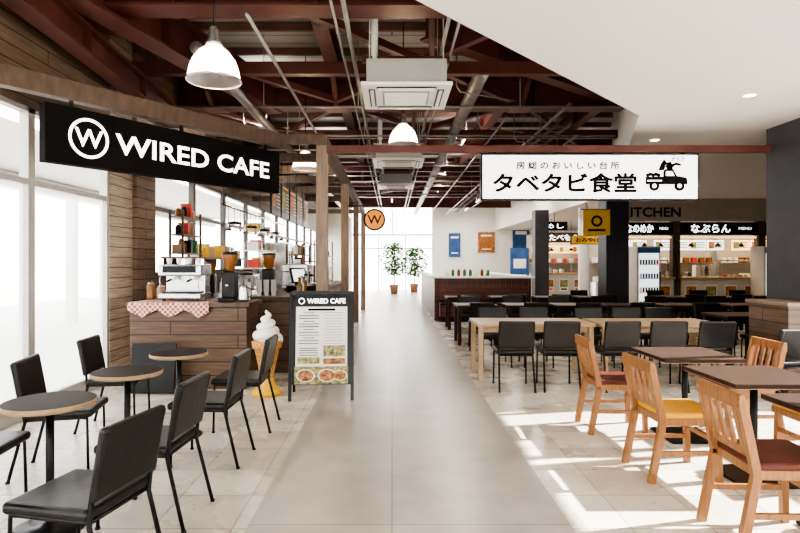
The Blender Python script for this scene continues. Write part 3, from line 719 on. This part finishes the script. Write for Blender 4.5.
for x,y,w in ((5.45,13.8,.55),(4.9,18.5,.45)):
    b=MB(); b.box((0,0,SZ/2),(w,w,SZ),m_col,.01); b.box((0,0,.06),(w+.04,w+.04,.12),m_black,.005); b.build('structural_column',(x,y,0))
def stall(x0,x1,y,txt,tmat,menu,sgm=None,warm=False):
    e=empty('food_stall',((x0+x1)/2,y,0)); w=x1-x0; b=MB()
    b.box((0,.3,.52),(w,.6,1.04),m_stallw,.008); b.box((0,.27,1.07),(w+.04,.68,.05),m_lightw,.005)
    b.box((0,-.004,.1),(w,.02,.14),m_black)
    for s in (-1,1): b.box((s*(w/2+.04),.15,1.3),(.08,.2,2.6),m_beamw,.004)
    b.box((0,.1,2.4),(w,.14,.34),sgm or m_ink,.006)
    b.box((0,.16,2.17),(w,.04,.05),m_litwarm)
    b.box((w*.22,.1,1.32),(w*.4,.01,.42),m_glass); b.box((w*.22,.25,1.54),(w*.42,.34,.03),m_ss,.004)
    for s in (.02,.42): b.box((w*s,.1,1.32),(.02,.02,.44),m_ss)
    for i in range(6): b.lathe([(0,.06),(.05,.04),(.06,0)],(w*.05+i*w*.34/5+.03,.28,1.1),random.choice([m_food,m_food2,m_red,m_edge]),14,False)
    n=int(w/.42)
    for i in range(n):
        x=-w/2+(i+.5)*w/n
        b.box((x,-.01,.66),(w/n*.62,.012,.46),m_paper,.002); b.box((x,-.019,.72),(w/n*.52,.006,.26),[m_food,m_food2,m_food][i%3]); b.box((x,-.019,.51),(w/n*.4,.006,.05),m_ink if i%2 else m_red)
        b.box((x,1.6,2.0),(w/n*.93,.03,.3),menu)
        for r_ in range(3): b.box((x+w/n*.15,1.58,2.08-r_*.07),(w/n*.45,.01,.02),m_ink)
        b.box((x-w/n*.25,1.58,2.0),(w/n*.3,.012,.2),m_food if i%2 else m_food2)
    b.box((0,2.35,1.3),(w,.04,2.6),m_greyw)
    b.box((0,2.0,.45),(w,.5,.9),m_ss,.01)
    for i in range(9):
        x=-w/2+.12+i*(w-.24)/8; h=random.uniform(.1,.34)
        if x<0: b.box((x,.35,1.1+h/2),(.12,.2,h),random.choice([m_ss,m_black,m_paper,m_red,m_edge]),.01)
        b.box((x,2.0,.9+h/2),(.16,.3,h),random.choice([m_ss,m_ss,m_black,m_white]),.01)
        b.box((x,2.2,1.56),(.12,.15,.16),random.choice([m_white,m_red,m_amber,m_paper]))
    b.box((0,2.2,1.46),(w*.95,.25,.03),m_ss)
    for s in (-.3,.05,.35):
        b.tube([(w*s,.3,2.0),(w*s,.3,3.1)],.006,m_black,6); b.lathe([(.03,.1),(.09,0)],(w*s,.3,1.92),m_black,16,False); b.lathe([(0,-.02),(.04,.0),(.03,.05)],(w*s,.3,1.94),m_bulb,12,False)
    b.build('stall_body',parent=e)
    text(txt,'stall_lettering',(-.12*w,.02,2.4),tmat,e,h=.22,w=w*.5,bold=.006)
    text('MENU','stall_small_lettering',(.32*w,.02,2.4),tmat,e,h=.07,w=w*.16)
    l=bpy.data.lights.new('stall_fill','AREA'); l.energy=50; l.size=w*.7; l.size_y=.8; l.shape='RECTANGLE'; l.color=(1,.80,.56)  # added area lamp, gives the stall interior its glow
    o=bpy.data.objects.new('stall_fill',l); o.location=(0,1.1,2.9); COL.objects.link(o); o.parent=e
stall(6.1,7.55,15,'なのめか',m_lit,m_litmenu)
stall(7.75,9.85,15,'なぶらん',m_lit,m_litmenu)
stall(10.05,11.7,15,'台所',m_lit,m_litwarm)
stall(5.5,7.6,20.5,'たべもの',m_lit,m_litwarm,m_cntr)
b=MB(); b.bx(5.95,12,15.05,15.25,2.6,SZ,m_greyw); b.bx(5.9,12,17.6,17.75,0,SZ,m_white); b.build('wall_stall')
kt=empty('kitchen_wall_lettering',(6.95,15.03,2.84)); text('KITCHEN','lettering',(0,0,0),m_ink,kt,w=1.6,h=.26,offset=.02)
def fridge(x,y):
    b=MB(); b.box((0,0,.95),(.6,.55,1.9),m_stallw,.015); b.box((0,-.28,1.0),(.5,.01,1.45),m_litmenu); b.box((0,-.29,1.8),(.56,.01,.14),m_blue)
    for z in (.45,.8,1.15,1.5):
        b.box((0,-.287,z-.07),(.5,.012,.015),m_ss)
        for i in range(7): b.box((-.21+i*.07,-.29,z),(.045,.02,.12),random.choice([m_green,m_amber,m_red,m_white,m_blue]))
    b.box((.27,-.3,1.0),(.02,.03,.5),m_black); b.box((0,0,.02),(.6,.55,.04),m_black); b.build('display_refrigerator',(x,y,0))
fridge(6.5,14.45); fridge(9.75,14.5)
bn=empty('hanging_banner',(4.75,13.0,2.42)); w=.62;h=.6; b=MB(); b.box((0,0,0),(w,.02,h),m_yban); b.tube([(-w/2-.05,0,h/2),(w/2+.05,0,h/2)],.012,m_black)
b.ring(0,.03,.08,.13,-.012,m_ink); b.box((0,-.012,-.18),(.4,.004,.05),m_ink)
for s in(-.25,.25): b.tube([(s,0,h/2),(s,0,1.7)],.005,m_metal,6)
b.build('cloth',parent=bn)
def lightsign(x,y,z,w,h,m1,txt,tm):
    e=empty('stall_blade_sign',(x,y,z)); b=MB(); b.box((0,0,0),(w,.08,h),m_black,.006); b.box((0,-.042,0),(w*.94,.006,h*.86),m1); b.tube([(0,0,h/2),(0,0,SZ-z)],.012,m_black); b.build('box',parent=e)
    text(txt,'lettering',(0,-.05,0),tm,e,w=w*.7,h=h*.5,bold=.004)
lightsign(5.75,16.5,2.15,1.0,.26,m_yban,'おみやげ',m_ink); lightsign(5.65,19.5,2.75,.9,.3,m_black,'めし',m_lit)
def poster(x,y,z,w,h,mm,name='wall_poster'):
    b=MB(); b.box((0,0,0),(w,.02,h),m_paper); b.box((0,-.012,0),(w*.9,.006,h*.92),mm); b.box((0,-.017,h*.3),(w*.6,.004,h*.08),m_white); b.box((0,-.017,-h*.3),(w*.5,.004,h*.05),m_white); b.build(name,(x,y,z))
poster(3.35,29.96,2.4,.7,1.4,m_blue); poster(5.05,29.96,2.55,1.0,1.2,m_food); poster(6.9,29.96,2.4,1.0,2.2,m_blue); poster(8.2,29.96,2.4,1.0,1.5,m_yban)
b=MB(); b.bx(-.3,.3,-.03,.03,.05,1.95,m_blue,.004); b.bx(-.34,.34,-.2,.2,0,.05,m_black); b.bx(-.2,.2,-.036,-.03,1.3,1.6,m_white); b.bx(-.22,.22,-.036,-.03,.3,1.1,m_paper)
b.build('standing_banner',(4.1,18.0,0))
def tree(x,y,h):
    b=MB(); b.lathe([(0,0),(.16,0),(.22,.4),(.23,.42),(.2,.42),(.19,.36),(0,.36)],(0,0,0),m_pot,24,False)
    b.tube([(0,0,.35),(.03,.02,h*.5),(-.02,0,h*.75)],.025,m_bark,8)
    for i in range(9):
        a=i*2.4; b.tube([(0,0,h*.4+i*.03*h),(.3*math.cos(a),.3*math.sin(a),h*.55+i*.035*h)],.01,m_bark,5)
    for i in range(620):
        a=random.uniform(0,6.28); r=random.uniform(.03,.75); z=random.uniform(h*.38,h); r*=max(.1,math.sin((z-h*.34)/(h*.7)*math.pi))**.5
        c=Vector((r*math.cos(a),r*math.sin(a),z)); u=Vector((random.uniform(-1,1),random.uniform(-1,1),random.uniform(-.8,.4))).normalized()*.16; v=u.cross(Vector((random.random(),random.random(),1))).normalized()*.055
        b.add([c,c+u*.5+v,c+u,c+u*.5-v],[(0,1,2,3)],m_leaf)
    b.build('potted_tree',(x,y,0))
tree(.1,26.6,2.4); tree(1.1,27.8,2.2)
b=MB()
for y in (-2,2,6,10,14,18,22): b.box((-8,y,1.6),(.2,.2,3.2),m_frame)
b.box((-8,10,3.2),(.3,30,.3),m_frame); b.box((-6.9,10,3.45),(3,30,.12),m_white); b.build('exterior_canopy')

# ---------------------------------------------------------------- light
w=bpy.data.worlds.new('World'); SC.world=w; w.use_nodes=True; t=w.node_tree; bg=t.nodes['Background']
sk=t.nodes.new('ShaderNodeTexSky'); sk.sky_type='HOSEK_WILKIE'; sk.turbidity=6; sk.sun_direction=(.8,.2,.55)
mx=t.nodes.new('ShaderNodeMix'); mx.data_type='RGBA'; mx.inputs['Factor'].default_value=.85
t.links.new(sk.outputs[0],mx.inputs['A']); mx.inputs['B'].default_value=(1,.985,.955,1)
t.links.new(mx.outputs['Result'],bg.inputs[0]); bg.inputs[1].default_value=8.5
l=bpy.data.lights.new('sun','SUN'); l.energy=34; l.angle=R(.7); l.color=(1,.95,.87)
o=bpy.data.objects.new('sun',l); COL.objects.link(o)
dirv=Vector((-1,-.2,-.70)); o.rotation_euler=dirv.to_track_quat('-Z','Y').to_euler(); o.location=(20,5,12)
try:
    SC.view_settings.look='AgX - High Contrast'; SC.view_settings.exposure=-.15
except Exception as ex: print(ex)

# ---------------------------------------------------------------- camera
c=bpy.data.cameras.new('camera'); c.sensor_width=36; c.lens=25.2; c.shift_x=.01; c.shift_y=-.0056; c.clip_end=200
o=bpy.data.objects.new('camera',c); o.location=(0,0,1.5); o.rotation_euler=(R(90),0,0); COL.objects.link(o); SC.camera=o
